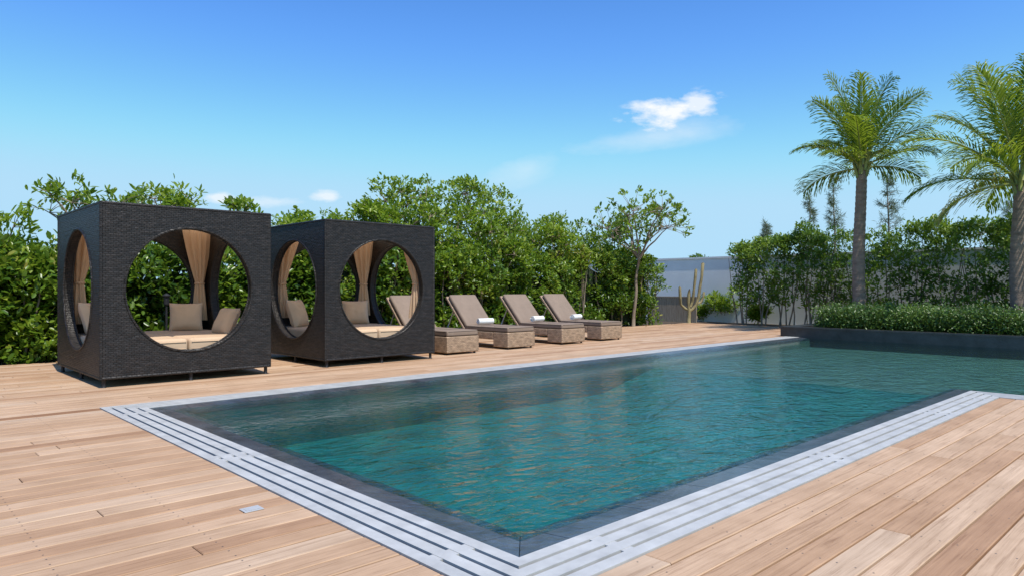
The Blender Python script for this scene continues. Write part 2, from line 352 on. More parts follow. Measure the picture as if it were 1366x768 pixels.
# ------------------------------------------------------------ pool shell + water
ps=MB(); uA=A+SW-0.004; vA=Bv+SW-0.004; vB=Cv-SW+0.004; uS=10.0; uR=8.6; ZD=-0.52; ZS=-0.22; uD=Du+SW-0.004; zt=-0.03
ps.add([(uA,vA,ZD),(uR,vA,ZD),(uR,vB,ZD),(uA,vB,ZD)],[(0,1,2,3)],0)
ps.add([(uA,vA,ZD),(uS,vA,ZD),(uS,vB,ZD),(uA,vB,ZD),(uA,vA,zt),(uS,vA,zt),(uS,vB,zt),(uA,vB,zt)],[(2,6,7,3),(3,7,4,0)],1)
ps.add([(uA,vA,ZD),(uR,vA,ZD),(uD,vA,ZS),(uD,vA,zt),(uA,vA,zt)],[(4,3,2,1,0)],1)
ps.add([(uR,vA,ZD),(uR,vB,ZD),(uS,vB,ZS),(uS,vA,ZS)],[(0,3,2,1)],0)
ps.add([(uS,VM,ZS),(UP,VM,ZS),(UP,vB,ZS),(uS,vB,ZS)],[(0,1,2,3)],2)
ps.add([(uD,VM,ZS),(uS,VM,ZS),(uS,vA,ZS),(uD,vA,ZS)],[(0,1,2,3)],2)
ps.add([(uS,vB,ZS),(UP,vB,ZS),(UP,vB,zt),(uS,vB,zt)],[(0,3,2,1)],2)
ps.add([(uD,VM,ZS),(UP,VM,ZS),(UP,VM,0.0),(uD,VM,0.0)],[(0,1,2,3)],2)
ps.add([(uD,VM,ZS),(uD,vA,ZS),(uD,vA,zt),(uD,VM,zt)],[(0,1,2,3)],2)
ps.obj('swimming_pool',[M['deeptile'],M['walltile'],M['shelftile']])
wt=MB(); zw=-0.015
wt.add([(uA-0.08,vA-0.08,zw),(uD-0.08,vA-0.08,zw),(UP,vA-0.08,zw),(UP,vB+0.08,zw),(uA-0.08,vB+0.08,zw),(uD-0.08,VM,zw),(UP,VM,zw)],[(0,1,2,3,4),(5,6,2,1)])
wt.obj('pool_water',[M['water']])
# ------------------------------------------------------------ planter
pl=MB()
pl.box((UP+0.002,VM,-0.6),(UP+0.26,V1+0.12,0.20)); pl.box((UP+0.262,V1-0.18,-0.05),(DU,V1+0.12,0.20))
pl.box((UP-0.018,VM,0.201),(UP+0.27,V1+0.15,0.236)); pl.box((UP+0.272,V1-0.21,0.201),(DU,V1+0.15,0.236))
pl.obj('stone_planter',[M['darkstone']])
s2=MB(); s2.add([(UP+0.25,VM,0.17),(22,VM,0.17),(22,V1-0.18,0.17),(UP+0.25,V1-0.18,0.17)],[(0,1,2,3)]); s2.obj('planter_soil',[M['soil']])

# ------------------------------------------------------------ cabanas
def panel(mb,w,z0,z1,r,cz,th,tf):
    cx=w/2; angs=list(np.linspace(0,2*math.pi,96,endpoint=False))
    for c in ((w,z1),(0,z1),(0,z0),(w,z0)): angs.append(math.atan2(c[1]-cz,c[0]-cx)%(2*math.pi))
    angs=sorted(angs); n=len(angs); out=[];inn=[]
    for a in angs:
        c,s=math.cos(a),math.sin(a)
        kx=(w/2)/abs(c) if abs(c)>1e-9 else 1e9
        kz=((z1-cz) if s>0 else (cz-z0))/abs(s) if abs(s)>1e-9 else 1e9
        k=min(kx,kz); out.append((cx+c*k,cz+s*k)); inn.append((cx+c*r,cz+s*r))
    vs=[]
    for t in (0,th):
        vs+=[tf(x,t,z) for x,z in out]+[tf(x,t,z) for x,z in inn]
    fs=[]
    for i in range(n):
        j=(i+1)%n
        fs+=[(i,j,n+j,n+i),(2*n+j,2*n+i,3*n+i,3*n+j),(n+i,n+j,3*n+j,3*n+i),(j,i,2*n+i,2*n+j)]
    mb.add(vs,fs,0)
    for t in (0.0,th):
        pts=[tf(cx+math.cos(a)*(r+0.0),t,cz+math.sin(a)*(r+0.0)) for a in np.linspace(0,2*math.pi,97)]
        mb.tube(pts,[0.014]*97,6,0,cap=False)
def pillow(name,w,h,d,loc,rot,parent,mat):
    n=18; mb=MB(); vs=[];fs=[]
    for s in (1,-1):
        for i in range(n+1):
            for j in range(n+1):
                a=-1+2*i/n; b=-1+2*j/n
                px=a*w/2*(1-0.06*(1-b*b)); pz=b*h/2*(1-0.06*(1-a*a))
                th=((1-a**4)*(1-b**4))**0.5*d/2
                th*=1+0.14*nz(a*2.3+loc[0],b*2.3,s*3)
                vs.append((px,s*th,pz))
    N1=(n+1)**2
    for k in range(2):
        for i in range(n):
            for j in range(n):
                q=[k*N1+i*(n+1)+j,k*N1+(i+1)*(n+1)+j,k*N1+(i+1)*(n+1)+j+1,k*N1+i*(n+1)+j+1]
                fs.append(tuple(q) if k else tuple(q[::-1]))
    mb.add(vs,fs); o=mb.obj(name,[mat],True,parent,loc); o.rotation_euler=rot; return o
def curtain(name,corner,inward,parent,seed,ztie=1.22,zb=0.66):
    mb=MB(); cx,cy=corner; ix,iy=inward; K=64; zs=np.linspace(2.02,zb,34); vs=[];fs=[]
    for z in zs:
        if z>ztie: f=(z-ztie)/(2.02-ztie); w=0.05+0.125*f**0.9
        else: f=(ztie-z)/(ztie-zb); w=0.05+0.05*f**0.7
        sh=0.06*max(0,(z-ztie)/(2.0-ztie))
        for k in range(K):
            a=2*math.pi*k/K
            rr=w*(1+0.22*math.sin(a*9+seed+z*0.7)+0.1*math.sin(a*4+z*3+seed))
            vs.append((cx+ix*(0.09+sh)+rr*math.cos(a),cy+iy*(0.09+sh)+rr*math.sin(a),z))
    for i in range(len(zs)-1):
        for k in range(K): fs.append((i*K+k,(i+1)*K+k,(i+1)*K+(k+1)%K,i*K+(k+1)%K))
    mb.add(vs,fs)
    mb.tube([(cx+ix*0.09+0.062*math.cos(a),cy+iy*0.09+0.062*math.sin(a),ztie) for a in np.linspace(0,6.2832,25)],[0.016]*25,6,0,cap=False)
    return mb.obj(name,[M['curtain']],True,parent)
def cabana(loc,w=1.97,dp=2.05,first=True):
    e=empty('daybed_cabana',loc); z0,z1=0.10,2.14; th=0.10; r=0.76; cz=1.13
    mb=MB()
    panel(mb,w,z0,z1,r,cz,th,lambda x,t,z:(x,t,z))
    panel(mb,w,z0,z1,r,cz,th,lambda x,t,z:(w-x,dp-t,z))
    d2=dp-2*th-0.004
    panel(mb,d2,z0,z1-0.002,r,cz,th,lambda x,t,z:(t+0.001,dp-th-0.002-x,z))
    panel(mb,d2,z0,z1-0.002,r,cz,th,lambda x,t,z:(w-0.001-t,th+0.002+x,z))
    mb.box((th+0.003,th+0.003,z0+0.01),(w-th-0.003,dp-th-0.003,0.34))
    for k in range(1,4):
        x=th+(w-2*th)*k/4; mb.box((x-0.025,th+0.003,z1-0.12),(x+0.025,dp-th-0.003,z1-0.07))
    q=0.012
    for x in (q,w-q):
        for y in (q,dp-q): mb.tube([(x,y,z0-0.004),(x,y,z1+0.004)],[0.020,0.020],10)
    for y in (q,dp-q): mb.tube([(q,y,z1-0.008),(w-q,y,z1-0.008)],[0.018,0.018],10); mb.tube([(q,y,z0+0.01),(w-q,y,z0+0.01)],[0.018,0.018],10)
    for x in (q,w-q): mb.tube([(x,q,z1-0.008),(x,dp-q,z1-0.008)],[0.018,0.018],10); mb.tube([(x,q,z0+0.01),(x,dp-q,z0+0.01)],[0.018,0.018],10)
    mb.obj('wicker_frame',[M['wicker']],False,e)
    mb=MB(); mb.add([(th+.002,th+.002,z1-.05),(w-th-.002,th+.002,z1-.05),(w-th-.002,dp-th-.002,z1-.05),(th+.002,dp-th-.002,z1-.05)],[(0,1,2,3)])
    mb.obj('fabric_roof',[M['canopy']],False,e)
    mb=MB()
    for x in (0.05,w*0.5,w-0.05):
        for y in (0.05,dp*0.5,dp-0.05):
            mb.tube([(x,y,0.0),(x,y,0.015),(x,y,z0+0.02)],[0.028,0.022,0.022],10)
    mb.obj('feet',[M['black']],True,e)
    mb=MB(); mb.box((th+0.02,th+0.02,0.342),(w/2-0.004,dp-th-0.02,0.52)); mb.box((w/2+0.004,th+0.02,0.342),(w-th-0.02,dp-th-0.02,0.52))
    bevel(mb.obj('mattress',[M['mattress']],False,e),0.045,4)
    mb=MB()
    for (xa,xb) in ((th+0.02,w/2-0.004),(w/2+0.004,w-th-0.02)):
        for z in (0.475,0.39):
            ya=th+0.013
            mb.tube([(xa+0.03,ya+0.004,z),(xb-0.03,ya+0.004,z)],[0.006,0.006],6)
    mb.obj('mattress_piping',[M['mattress']],True,e)
    pillow('pillow_1',0.46,0.44,0.20,(w-0.46,dp-0.36,0.72),(math.radians(-20),0,math.radians(-20)),e,M['pillow'])
    if first: pillow('pillow_2',0.48,0.42,0.18,(w-0.25,dp-1.35,0.68),(math.radians(-26),0,math.radians(-85)),e,M['pillow'])
    pillow('pillow_3',0.52,0.48,0.20,(0.38,dp-0.42,0.73),(math.radians(-18),0,math.radians(40)),e,M['pillow'])
    g=th+0.02
    curtain('curtain_1',(g,g),(1,1),e,0.3,zb=1.0 if first else .66)
    if not first: curtain('curtain_2',(w-g,g),(-1,1),e,1.3)
    curtain('curtain_3',(g,dp-g),(1,-1),e,2.1); curtain('curtain_4',(w-g,dp-g),(-1,-1),e,3.3)
    return e
cabana((2.07,9.05,0),2.03,2.25,True); cabana((4.97,9.17,0),first=False)
# ------------------------------------------------------------ loungers
def lounger(u1,v0,towel=True):
    w=0.72; ln=2.05; e=empty('sun_lounger',(u1-w,v0,0))
    mb=MB()
    mb.box((0,0,0.035),(w,0.42,0.315))
    mb.box((0,0.422,0.17),(0.06,ln,0.313)); mb.box((w-0.06,0.422,0.17),(w,ln,0.313))
    mb.box((0.062,0.422,0.25),(w-0.062,ln-0.062,0.300))
    mb.box((0.062,ln-0.06,0.17),(w-0.062,ln,0.312))
    mb.box((0,ln-0.34,0.035),(0.06,ln-0.001,0.169)); mb.box((w-0.06,ln-0.34,0.035),(w,ln-0.001,0.169))
    bevel(mb.obj('wicker_base',[M['tanwicker']],False,e),0.018,2)
    mb=MB()
    for x in (0.06,w-0.06):
        for y in (0.06,ln-0.06): mb.tube([(x,y,0),(x,y,0.05)],[0.02,0.02],8)
    mb.obj('feet',[M['black']],True,e)
    hy=1.28
    mb=MB(); mb.box((0.01,0.01,0.318),(w-0.01,hy,0.415)); bevel(mb.obj('seat_cushion',[M['cushion']],False,e),0.03,4)
    mb=MB()
    for y in (0.42,0.80): mb.tube([(0.03,y,0.4165),(w-0.03,y,0.4165)],[0.005,0.005],6)
    for z in (0.335,0.40):
        mb.tube([(0.035,0.012,z),(w-0.035,0.012,z)],[0.005,0.005],6); mb.tube([(0.012,0.035,z),(0.012,hy-0.03,z)],[0.005,0.005],6)
    mb.obj('seams',[M['cushion_edge']],True,e)
    ang=math.radians(47)
    mb=MB(); mb.box((0.01,0,0.03),(w-0.01,0.84,0.115)); b=bevel(mb.obj('back_cushion',[M['cushion']],False,e,(0,hy,0.33)),0.035,4); b.rotation_euler=(ang,0,0)
    mb=MB(); mb.box((0,0.0,-0.02),(w,0.86,0.028)); b=bevel(mb.obj('wicker_back',[M['tanwicker']],False,e,(0,hy+0.02,0.33)),0.012,2); b.rotation_euler=(ang,0,0)
    mb=MB()
    for x in (0.08,w-0.08): mb.tube([(x,hy+0.42,0.72),(x,ln-0.12,0.31)],[0.012,0.012],8)
    mb.obj('back_stays',[M['metal']],True,e)
    if towel:
        t=empty('rolled_towel',(u1-w+0.36,v0+1.05,0.418+0.075))
        n=70; vs=[]; fs=[]
        pr=[(0.006+0.068*(k/n)) for k in range(n+1)]
        for s in (-0.17,-0.165,0.165,0.17):
            for k in range(n+1):
                a=k/n*2*math.pi*3.2-1.2; rr=pr[k]*(0.97 if abs(s)>0.168 else 1)
                vs.append((s,rr*math.cos(a),rr*math.sin(a)*0.93))
        for j in range(3):
            for k in range(n): fs.append((j*(n+1)+k,j*(n+1)+k+1,(j+1)*(n+1)+k+1,(j+1)*(n+1)+k))
        mb=MB(); mb.add(vs,fs); oo=mb.obj('terry_roll',[M['towel']],True,t); sm=oo.modifiers.new('s','SOLIDIFY'); sm.thickness=0.014
        t.rotation_euler=(0,0,math.radians(random.uniform(-14,14)))
for k,(u1,v0) in enumerate(((8.12,9.42),(9.62,9.5),(11.2,9.58),(12.55,9.65))): lounger(u1,v0,k>0)
# ------------------------------------------------------------ floor fitting, lamp
mb=MB(); mb.box((1.46,3.52,0.002),(1.56,3.60,0.006)); mb.box((1.475,3.535,0.0062),(1.545,3.585,0.008)); bevel(mb.obj('deck_hatch',[M['metal']]),0.001,1)
e=empty('garden_lamp',(3.86,12.55,0)); mb=MB()
mb.tube([(0,0,0),(0,0,0.03),(0,0,0.035),(0,0,0.86)],[0.05,0.05,0.018,0.018],12); mb.tube([(0,0,0.86),(0,0,0.88),(0,0,1.0),(0,0,1.02),(0,0,1.06)],[0.035,0.045,0.048,0.075,0.015],12)
mb.obj('lamp_post',[M['black']],False,e)
# ------------------------------------------------------------ walls
mb=MB(); mb.box((22,-12,-0.1),(22.22,19.5,2.18)); mb.box((21.97,-12,2.181),(22.25,19.5,2.24)); mb.obj('white_wall',[M['white']])
mb=MB()
for k in range(20):
    v=12.95+k*0.1; mb.box((20.95,v+0.004,-0.03),(20.98,v+0.096,0.83))
mb.box((20.982,12.95,0.70),(21.02,14.95,0.78)); mb.box((20.982,12.95,0.12),(21.02,14.95,0.20)); mb.box((20.93,12.94,0.832),(21.04,14.96,0.86))
mb.obj('low_wood_fence',[M['greywood']])

# ------------------------------------------------------------ hedges
def hedge(name,u0,u1,v0,dep,topf,zb,n,nleaf,Ll,asp,mat,core=True,axis='u',tb=0.45,bulge=0.22,stems=0,skirt=0.0,cl=0.75,thin=-0.3,coretop=0.42,ragged=0.22):
    e=empty(name); Pl=[];Ol=[];Tl=[]
    for _ in range(n):
        s=random.uniform(u0,u1); top=topf(s); kind=random.random()
        if kind<0.70:
            q=random.random(); z=zb+(top-zb)*q
            d=random.expovariate(4.5); bz=bulge*nz(s*cl,z*cl,3.1)+bulge*0.9*nz(s*2.1,z*2.1,9.0)
            rnd=0.35*max(0,(q-0.8)/0.2)**2
            dd=bz+d+rnd; o_=(0,-1,0.25)
        else:
            z=top-random.expovariate(5.0)+ragged*nz(s*1.7,5,1)+ragged*1.3*max(0,nz(s*3.3,8,1)); dd=random.uniform(0.1,dep)+0.0; o_=(0,-0.3,1)
            z-=0.35*max(0,1-dd/0.35)**2
        if z<zb: z=zb+random.uniform(0,.3)
        dens=nz(s*1.3,z*1.5,7.7)
        if dens<thin and random.random()<0.75: continue
        if axis=='u': Pl.append((s,v0+dd,z)); Ol.append(o_)
        else: Pl.append((v0+dd,s,z)); Ol.append((o_[1],0,o_[2]))
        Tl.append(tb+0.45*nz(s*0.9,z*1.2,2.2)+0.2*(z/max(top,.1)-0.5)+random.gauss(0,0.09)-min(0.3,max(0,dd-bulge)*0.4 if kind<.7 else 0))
    P=np.array(Pl);O=norm(np.array(Ol,float));T=np.array(Tl)
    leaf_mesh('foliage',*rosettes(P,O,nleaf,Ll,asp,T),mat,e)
    mb=MB()
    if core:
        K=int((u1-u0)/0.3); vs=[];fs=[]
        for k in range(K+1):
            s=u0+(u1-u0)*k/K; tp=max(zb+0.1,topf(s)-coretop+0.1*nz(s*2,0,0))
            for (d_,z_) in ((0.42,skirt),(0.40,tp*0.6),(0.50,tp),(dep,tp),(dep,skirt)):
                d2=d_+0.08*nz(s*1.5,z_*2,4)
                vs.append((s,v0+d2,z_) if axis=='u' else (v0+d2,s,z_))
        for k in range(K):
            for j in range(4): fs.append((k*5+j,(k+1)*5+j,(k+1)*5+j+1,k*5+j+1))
        mb.add(vs,fs,0)  # near-black sheet behind the leaves, inner hedge shade put into its colour
    for k in range(stems):
        s=random.uniform(u0,u1); d=random.uniform(0.1,0.5*dep); tp=topf(s)*random.uniform(.6,.9); pts=[];rr=[]
        a=random.uniform(-.35,.35)
        for q in range(7):
            f=q/6; x=s+a*f*tp*0.6+0.05*nz(s*9,f*3,1); y=v0+d+0.1*nz(s*7,f*3,5)
            z=skirt+f*(tp-skirt)
            pts.append((x,y,z) if axis=='u' else (y,x,z)); rr.append(0.024*(1-f*0.7))
        mb.tube(pts,rr,6,1)
    if mb.v: mb.obj('branches_shade_core',[M['core'],M['bark']],True,e)
    return e
def topL(u): 
    b=1.70 if u<4.5 else 1.70+0.45*min(1,(u-4.5)/2)
    return b+0.16*nz(u*0.8,1,1)+0.12*nz(u*2.3,4,1)
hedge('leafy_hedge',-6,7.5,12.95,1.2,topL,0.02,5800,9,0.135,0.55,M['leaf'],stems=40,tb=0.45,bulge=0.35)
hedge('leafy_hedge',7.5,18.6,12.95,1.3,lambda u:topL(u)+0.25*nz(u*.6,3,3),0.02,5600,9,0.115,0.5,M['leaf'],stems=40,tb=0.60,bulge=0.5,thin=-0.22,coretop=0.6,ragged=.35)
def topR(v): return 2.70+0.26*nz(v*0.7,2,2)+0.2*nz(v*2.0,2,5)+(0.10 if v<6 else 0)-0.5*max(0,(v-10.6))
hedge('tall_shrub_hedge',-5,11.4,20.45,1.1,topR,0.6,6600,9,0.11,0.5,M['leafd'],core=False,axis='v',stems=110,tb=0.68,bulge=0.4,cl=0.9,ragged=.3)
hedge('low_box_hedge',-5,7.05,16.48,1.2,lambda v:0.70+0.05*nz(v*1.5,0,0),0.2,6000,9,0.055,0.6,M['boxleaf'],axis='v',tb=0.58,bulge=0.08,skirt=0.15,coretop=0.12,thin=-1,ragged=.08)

# ------------------------------------------------------------ trees
def tree(name,u,v,h,r,trunk_h,nl,ncl,nleaf,Ll,asp,mat,flat=0.7,tr=0.06,airy=0.5,tb=0.55,lean=(0,0),z0=0.0):
    e=empty(name,(u,v,z0)); mb=MB()
    def limb(a,b,ra,rb,n=6,k=0.12):
        pts=[];rr=[];a=Vector(a);b=Vector(b);L_=(b-a).length;sd=random.random()*50
        for i in range(n+1):
            f=i/n; q=a.lerp(b,f)+Vector((nz(f*2,sd,0),nz(f*2,sd,9),0.3*nz(f*2,sd,5)+0.6*math.sin(f*math.pi)))*k*L_*(math.sin(f*math.pi))
            pts.append(q);rr.append(ra+(rb-ra)*f)
        mb.tube(pts,rr,7); return pts
    top=Vector((lean[0],lean[1],trunk_h)); limb((0,0,0),top,tr,tr*0.75,6,0.06)
    C=[];O=[]
    cz=trunk_h+(h-trunk_h)*0.5; rz=(h-trunk_h)*0.5
    for i in range(nl):
        a=2*math.pi*(i+random.uniform(-.3,.3))/nl; q=random.uniform(0.45,1)
        zz=cz+rz*random.uniform(-0.5,0.75)
        shr=math.sqrt(max(0.1,1-((zz-cz)/rz)**2))
        p=Vector((lean[0]+r*q*shr*0.75*math.cos(a),lean[1]+r*q*shr*0.75*math.sin(a),zz))
        limb(top,p,tr*0.55,tr*0.2)
        for j in range(ncl):
            d=Vector((random.gauss(0,1),random.gauss(0,1),random.gauss(0,flat)+0.25)); d.normalize()
            e2=p+d*r*random.uniform(0.12,0.5)
            if e2.z>h: e2.z=h-random.uniform(0,.2)
            if random.random()<airy: limb(p,e2,tr*0.16,tr*0.07,3,0.1)
            C.append(tuple(e2)); O.append(tuple((d+Vector((0,0,.5))).normalized()))
    C=np.array(C);O=np.array(O)
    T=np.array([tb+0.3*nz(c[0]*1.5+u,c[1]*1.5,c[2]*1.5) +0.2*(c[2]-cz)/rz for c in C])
    mb.obj('trunk',[M['bark']],True,e)
    leaf_mesh('foliage',*rosettes(C,O,nleaf,Ll,asp,T,jit=0.05),mat,e); return e
def tp(x,y,D=None,v=None,u=None):
    a=pix(x,D=D,v=v,u=u); return a[0],a[1],H+(384-y)/F*a[2]
for x,y,v,r in ((118,234,14.3,1.05),(222,246,14.6,0.85),(0,284,14.3,0.65),(325,266,14.6,0.40),(28,312,14.2,.5)):
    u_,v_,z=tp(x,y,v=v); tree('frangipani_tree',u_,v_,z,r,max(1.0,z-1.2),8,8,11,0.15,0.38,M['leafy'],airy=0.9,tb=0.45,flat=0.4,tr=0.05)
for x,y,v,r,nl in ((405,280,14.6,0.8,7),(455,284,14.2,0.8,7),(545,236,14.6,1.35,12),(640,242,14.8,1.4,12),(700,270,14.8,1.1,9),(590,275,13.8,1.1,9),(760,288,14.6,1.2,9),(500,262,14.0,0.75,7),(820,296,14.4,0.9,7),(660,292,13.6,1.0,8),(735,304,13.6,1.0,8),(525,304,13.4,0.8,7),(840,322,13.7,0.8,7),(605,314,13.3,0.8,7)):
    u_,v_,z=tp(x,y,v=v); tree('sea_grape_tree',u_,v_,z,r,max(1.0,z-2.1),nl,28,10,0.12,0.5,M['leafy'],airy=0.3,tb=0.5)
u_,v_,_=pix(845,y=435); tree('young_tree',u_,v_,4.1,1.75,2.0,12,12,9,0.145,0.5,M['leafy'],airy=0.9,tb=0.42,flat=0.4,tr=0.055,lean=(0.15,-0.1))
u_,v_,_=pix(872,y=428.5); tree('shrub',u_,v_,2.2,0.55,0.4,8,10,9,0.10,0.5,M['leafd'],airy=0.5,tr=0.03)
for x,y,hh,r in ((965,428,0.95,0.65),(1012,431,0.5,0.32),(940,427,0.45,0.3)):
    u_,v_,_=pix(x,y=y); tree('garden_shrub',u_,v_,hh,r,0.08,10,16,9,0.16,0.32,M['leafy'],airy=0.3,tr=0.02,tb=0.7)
for x,y,D,r in ((935,338,34,.6),(990,322,32,.9),(1240,300,30,1.6),(1330,290,30,1.8)):
    a=pix(x,D=D); tree('distant_tree',a[0],a[1],H+(384-y)/F*D,r,1.6,8,14,9,0.16,0.4,M['leafd'],airy=0.6,z0=-0.05)
def casuarina(x,y,D,r):
    a=pix(x,D=D); h=H+(384-y)/F*D; e=empty('casuarina_tree',(a[0],a[1],-0.05)); mb=MB()
    mb.tube([(0.1*nz(f*3,x,0),0.1*nz(f*3,x,4),h*f) for f in np.linspace(0,1,10)],[0.10*(1-f*0.93) for f in np.linspace(0,1,10)],7)
    C=[];Dd=[]
    for i in range(60):
        f=random.uniform(0.3,0.99); an=random.uniform(0,6.283); ln=r*(1.05-f)**0.7*random.uniform(.4,1.1); z=h*f
        p0=Vector((0,0,z)); p1=p0+Vector((math.cos(an)*ln,math.sin(an)*ln,ln*random.uniform(0.3,0.9)))
        mb.tube([p0,p0.lerp(p1,.5)+Vector((0,0,-.04)),p1],[0.018,0.012,0.005],4)
        for k in range(36):
            q=p0.lerp(p1,random.uniform(.3,1.05)); C.append(tuple(q+Vector((random.gauss(0,.07),)*3))); d=Vector((math.cos(an)*.4+random.gauss(0,.5),math.sin(an)*.4+random.gauss(0,.5),random.uniform(-.7,.8))); Dd.append(tuple(d))
    mb.obj('trunk',[M['bark']],True,e); C=np.array(C);Dd=np.array(Dd);n=len(C)
    leaf_mesh('needles',C,Dd,rng.normal(0,1,(n,3)),rng.uniform(.15,.34,n),np.full(n,.016),rng.uniform(0,1,n),M['needle'],e)
for x,y,D,r in ((1080,262,36,0.8),(1113,236,38,1.0),(1185,222,37,1.1),(1022,296,38,.6),(1345,268,36,1.0)): casuarina(x,y,D,r)

# ------------------------------------------------------------ palms
def palm(u,v,zc,nf,fl,seed,tr=0.17,lean=(0.1,0.0),z0=0.17,az0=0.0):
    R=random.Random(seed); e=empty('palm_tree',(u,v,z0)); ht=zc-z0; mb=MB()
    nr=int(ht/0.035); pts=[];rr=[]
    for i in range(nr+1):
        f=i/nr; pts.append((lean[0]*math.sin(f*2.2),lean[1]*math.sin(f*2.2)+0.04*math.sin(f*5),ht*f))
        base=tr*(1-0.28*f)+0.06*max(0,1-f*9)
        rr.append(base*(1+0.055*((i%4)/3-0.5)*1.2)+0.004*R.random())
    mb.tube(pts,rr,18); top=Vector(pts[-1])
    mb.obj('trunk',[M['palmbark']],True,e)
    rb=MB(); C=[];Dd=[];Nn=[];Ln=[];Wd=[];T=[]
    for k in range(nf):
        f=k/(nf-1); az=az0+k*2.39996+R.uniform(-.3,.3); el=math.radians(86-84*f**1.35+R.uniform(-8,8))
        ln=fl*(1.0-0.20*f)*R.uniform(.85,1.08)
        hd=Vector((math.cos(az),math.sin(az),0)); p=top+Vector((0,0,-0.02-0.25*f))+hd*0.07; n=26; path=[p.copy()]; ds=[]; ang=el; dr_=R.uniform(.75,1.35)
        for i in range(n):
            d=hd*math.cos(ang)+Vector((0,0,math.sin(ang))); ds.append(d.copy()); p=p+d*ln/n; path.append(p.copy())
            ang-=math.radians((0.5+3.3*(i/n)**1.4)*(0.70+0.5*math.cos(el)))*dr_*R.uniform(.85,1.15)
        ds.append(ds[-1])
        rb.tube(path,[0.026*(1-0.93*i/n)**0.9 for i in range(n+1)],6)
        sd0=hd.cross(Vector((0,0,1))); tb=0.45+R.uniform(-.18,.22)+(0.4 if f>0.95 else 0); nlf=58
        twist=R.uniform(-.8,.8)
        for i in range(nlf):
            t=0.14+0.86*i/nlf; s=t*n; j=int(min(n-1,s)); fr=s-j; q=path[j].lerp(path[j+1],fr); d=ds[j]
            up=sd0.cross(d); up.normalize()
            LL=fl*0.28*(math.sin(math.pi*min(1,(t*0.84+0.13)))**0.55)*R.uniform(.75,1.12)
            for sgn in (1,-1):
                sd=(sd0*math.cos(twist)+up*math.sin(twist))*sgn
                fw=0.75+0.8*t
                dr=(sd+d*fw+up*0.30+Vector((R.gauss(0,.11),R.gauss(0,.11),R.gauss(0,.11)-0.06))).normalized()
                C.append(q);Dd.append(dr);Nn.append(up);Ln.append(LL*0.45);Wd.append(0.036);T.append(tb+R.gauss(0,.14))
                q2=q+dr*LL*0.43; dr2=(dr+Vector((0,0,-0.2-R.random()*0.3))).normalized()
                C.append(q2);Dd.append(dr2);Nn.append(up);Ln.append(LL*0.36);Wd.append(0.032);T.append(tb+0.05+R.gauss(0,.14))
                q3=q2+dr2*LL*0.34; dr3=(dr2+Vector((0,0,-0.35-R.random()*0.4))).normalized()
                C.append(q3);Dd.append(dr3);Nn.append(up);Ln.append(LL*0.28);Wd.append(0.022);T.append(tb+0.1+R.gauss(0,.14))
    for k in range(16):
        az=k*2.4; hd=Vector((math.cos(az),math.sin(az),0)); b=top+hd*tr*0.6+Vector((0,0,-0.55+0.03*k))
        rb.tube([b,b+hd*0.05+Vector((0,0,.18)),b+hd*0.13+Vector((0,0,.38))],[0.05,0.045,0.02],6)
    rb.obj('frond_stems',[M['frondstem']],True,e)
    leaf_mesh('fronds',np.array([tuple(c) for c in C]),np.array([tuple(c) for c in Dd]),np.array([tuple(c) for c in Nn]),np.array(Ln),np.array(Wd),np.array(T),M['frond'],e,fold=0.25,curl=0.02,wide=0.7)
    return e
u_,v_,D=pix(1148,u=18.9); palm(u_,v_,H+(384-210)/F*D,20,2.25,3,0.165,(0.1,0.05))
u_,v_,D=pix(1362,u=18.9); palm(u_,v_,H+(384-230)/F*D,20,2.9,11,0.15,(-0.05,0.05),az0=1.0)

# ------------------------------------------------------------ cactus
u_,v_,_=pix(919,y=430.5); e=empty('candelabra_cactus',(u_,v_,0)); mb=MB()
def rib(pts,r):
    pts=[Vector(p) for p in pts]; n=len(pts)
    mb.tube(pts,[r*(1 if i<n-1 else 0.35)*(1+0.10*math.sin(i*2.3)) for i in range(n)],10)
rx,ry=CU*1.0,-SU*1.0
def Q(a,z,b=0): return (a*rx+b*SU,a*ry+b*CU,z)
rib([Q(0,0),Q(0.01,.3),Q(0,.5),Q(-.01,.75),Q(0.0,.95),Q(0.02,1.12)],0.055)
rib([Q(0,.38),Q(.12,.45),Q(.24,.6),Q(.32,.85),Q(.36,1.15),Q(.42,1.5),Q(.46,1.95),Q(.47,1.98)],0.05)
rib([Q(0,.42),Q(-.12,.48,.05),Q(-.25,.6,.05),Q(-.29,.85),Q(-.30,1.15),Q(-.31,1.2)],0.045)
rib([Q(0.05,.55),Q(.10,.75,-.1),Q(.14,1.1,-.1),Q(.18,1.5,-.12),Q(.20,1.75,-.12),Q(.20,1.78,-.12)],0.045)
rib([Q(.25,.62),Q(.42,.68,.1),Q(.5,.85,.1),Q(.52,1.0,.1),Q(.52,1.03,.1)],0.04)
mb.obj('stems',[M['cactus']],True,e)

# ------------------------------------------------------------ light & sky
el=math.radians(60); sc_=Vector((0.55,-0.75)).normalized()
su_=CU*sc_.x+SU*sc_.y; sv_=-SU*sc_.x+CU*sc_.y
sd=Vector((su_*math.cos(el),sv_*math.cos(el),math.sin(el)))
ld=bpy.data.lights.new('sun','SUN'); ld.energy=5.0; ld.angle=math.radians(0.53); ld.color=(1.0,0.95,0.86)
lo=link(bpy.data.objects.new('sun',ld)); lo.rotation_euler=sd.to_track_quat('Z','Y').to_euler()
w=bpy.data.worlds.new('World'); sc.world=w; w.use_nodes=True; nt=w.node_tree; nt.nodes.clear()
out=N(nt,'ShaderNodeOutputWorld'); bg=N(nt,'ShaderNodeBackground'); bg.inputs[1].default_value=0.15
sky=N(nt,'ShaderNodeTexSky'); sky.sky_type='NISHITA'; sky.sun_disc=False; sky.sun_elevation=el; sky.sun_rotation=math.atan2(sd.x,sd.y)
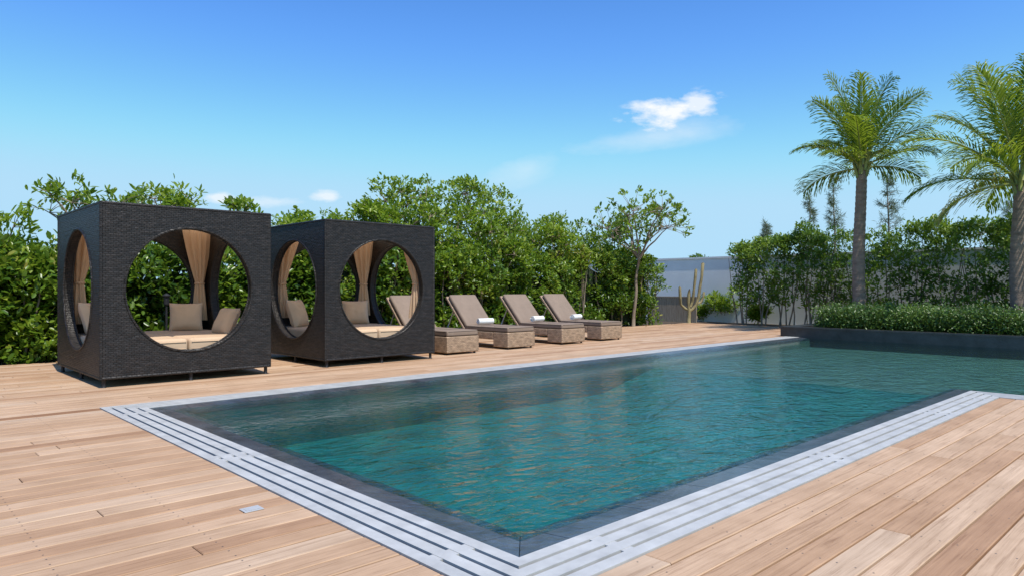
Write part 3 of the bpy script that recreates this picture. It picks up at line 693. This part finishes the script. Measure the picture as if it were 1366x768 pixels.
sky.air_density=1.0; sky.dust_density=0.2; sky.ozone_density=2.5
hs=N(nt,'ShaderNodeHueSaturation'); hs.inputs['Saturation'].default_value=1.18; hs.inputs['Value'].default_value=0.15*1.52; L(nt,sky.outputs[0],hs.inputs['Color'])
gm=N(nt,'ShaderNodeGamma',Gamma=1.36); L(nt,hs.outputs[0],gm.inputs['Color'])
sx=N(nt,'ShaderNodeSeparateXYZ'); L(nt,gm.outputs[0],sx.inputs[0]); cxx=N(nt,'ShaderNodeCombineXYZ')
for i_,(mxv,sm) in enumerate(((0.46,0.30),(0.74,0.28),(0.96,0.15))):
    q=N(nt,'ShaderNodeMath',operation='SMOOTH_MIN'); L(nt,sx.outputs[i_],q.inputs[0]); q.inputs[1].default_value=mxv; q.inputs[2].default_value=sm; L(nt,q.outputs[0],cxx.inputs[i_])
gs=N(nt,'ShaderNodeVectorMath',operation='SCALE'); L(nt,cxx.outputs[0],gs.inputs[0]); gs.inputs['Scale'].default_value=1/0.15
tc=N(nt,'ShaderNodeTexCoord')
def dot(vec):
    d=N(nt,'ShaderNodeVectorMath',operation='DOT_PRODUCT'); L(nt,tc.outputs['Generated'],d.inputs[0]); d.inputs[1].default_value=vec; return d.outputs['Value']
def mth(op,a,b=None,c=None,clamp=False):
    m=N(nt,'ShaderNodeMath',operation=op); m.use_clamp=clamp
    for i,x in enumerate((a,b,c)):
        if x is None: continue
        if hasattr(x,'is_output'): L(nt,x,m.inputs[i])
        else: m.inputs[i].default_value=x
    return m.outputs[0]
fw=mth('MAXIMUM',dot((SU,CU,0)),0.05); a_=mth('DIVIDE',dot((CU,-SU,0)),fw); b_=mth('DIVIDE',dot((0,0,1)),fw)
cv=N(nt,'ShaderNodeCombineXYZ'); L(nt,a_,cv.inputs[0]); L(nt,mth('MULTIPLY',b_,2.2),cv.inputs[1])
n1=N(nt,'ShaderNodeTexNoise',Scale=16.0,Detail=6.0,Roughness=0.58); L(nt,cv.outputs[0],n1.inputs['Vector'])
n2=N(nt,'ShaderNodeTexNoise',Scale=5.0,Detail=5.0,Roughness=0.6); L(nt,cv.outputs[0],n2.inputs['Vector'])
tot=None
for x,y,wx,wy,amp,soft,rot in ((890,152,66,24,1.0,2.2,-0.08),(930,142,36,22,0.8,2.2,-0.3),(870,182,140,20,0.36,1.5,-0.15),(705,226,60,22,0.28,1.4,-.3),(292,264,26,8,0.7,2.1,0),(435,262,24,9,0.7,2.1,0),(360,270,50,9,0.4,1.9,0)):
    ca,sa=math.cos(rot),math.sin(rot)
    dx=mth('SUBTRACT',a_,(x-683)/F); dy=mth('SUBTRACT',b_,(384-y)/F)
    px=mth('ADD',mth('MULTIPLY',dx,ca),mth('MULTIPLY',dy,-sa)); py=mth('ADD',mth('MULTIPLY',dx,sa),mth('MULTIPLY',dy,ca))
    px=mth('DIVIDE',px,wx/F); py=mth('DIVIDE',py,wy/F)
    rr=mth('SQRT',mth('ADD',mth('MULTIPLY',px,px),mth('MULTIPLY',py,py)))
    base=mth('SUBTRACT',0.62,mth('MULTIPLY',rr,0.62))
    nn=mth('SUBTRACT',(n1 if soft>1.8 else n2).outputs[0],0.5)
    d=mth('MULTIPLY',mth('MULTIPLY_ADD',nn,2.0,base),soft,clamp=True)
    edge=mth('MULTIPLY',mth('SUBTRACT',1.25,rr),3.0,clamp=True)
    d=mth('MULTIPLY',mth('MULTIPLY',d,edge),amp)
    tot=d if tot is None else mth('MAXIMUM',tot,d)
cm=mixrgb(nt,'MIX',tot,gs.outputs[0],(6.4,6.6,6.8))
L(nt,cm,bg.inputs[0]); L(nt,bg.outputs[0],out.inputs[0])
# ------------------------------------------------------------ camera
cd=bpy.data.cameras.new('camera'); cd.sensor_width=36; cd.lens=F/1366*36; cd.clip_end=3000; cd.clip_start=0.05
co=link(bpy.data.objects.new('camera',cd)); co.location=(0,0,H); co.rotation_euler=(math.radians(90),0,-math.atan2(SU,CU)); sc.camera=co
sc.view_settings.view_transform='Standard'; sc.view_settings.look='None'; sc.view_settings.exposure=0
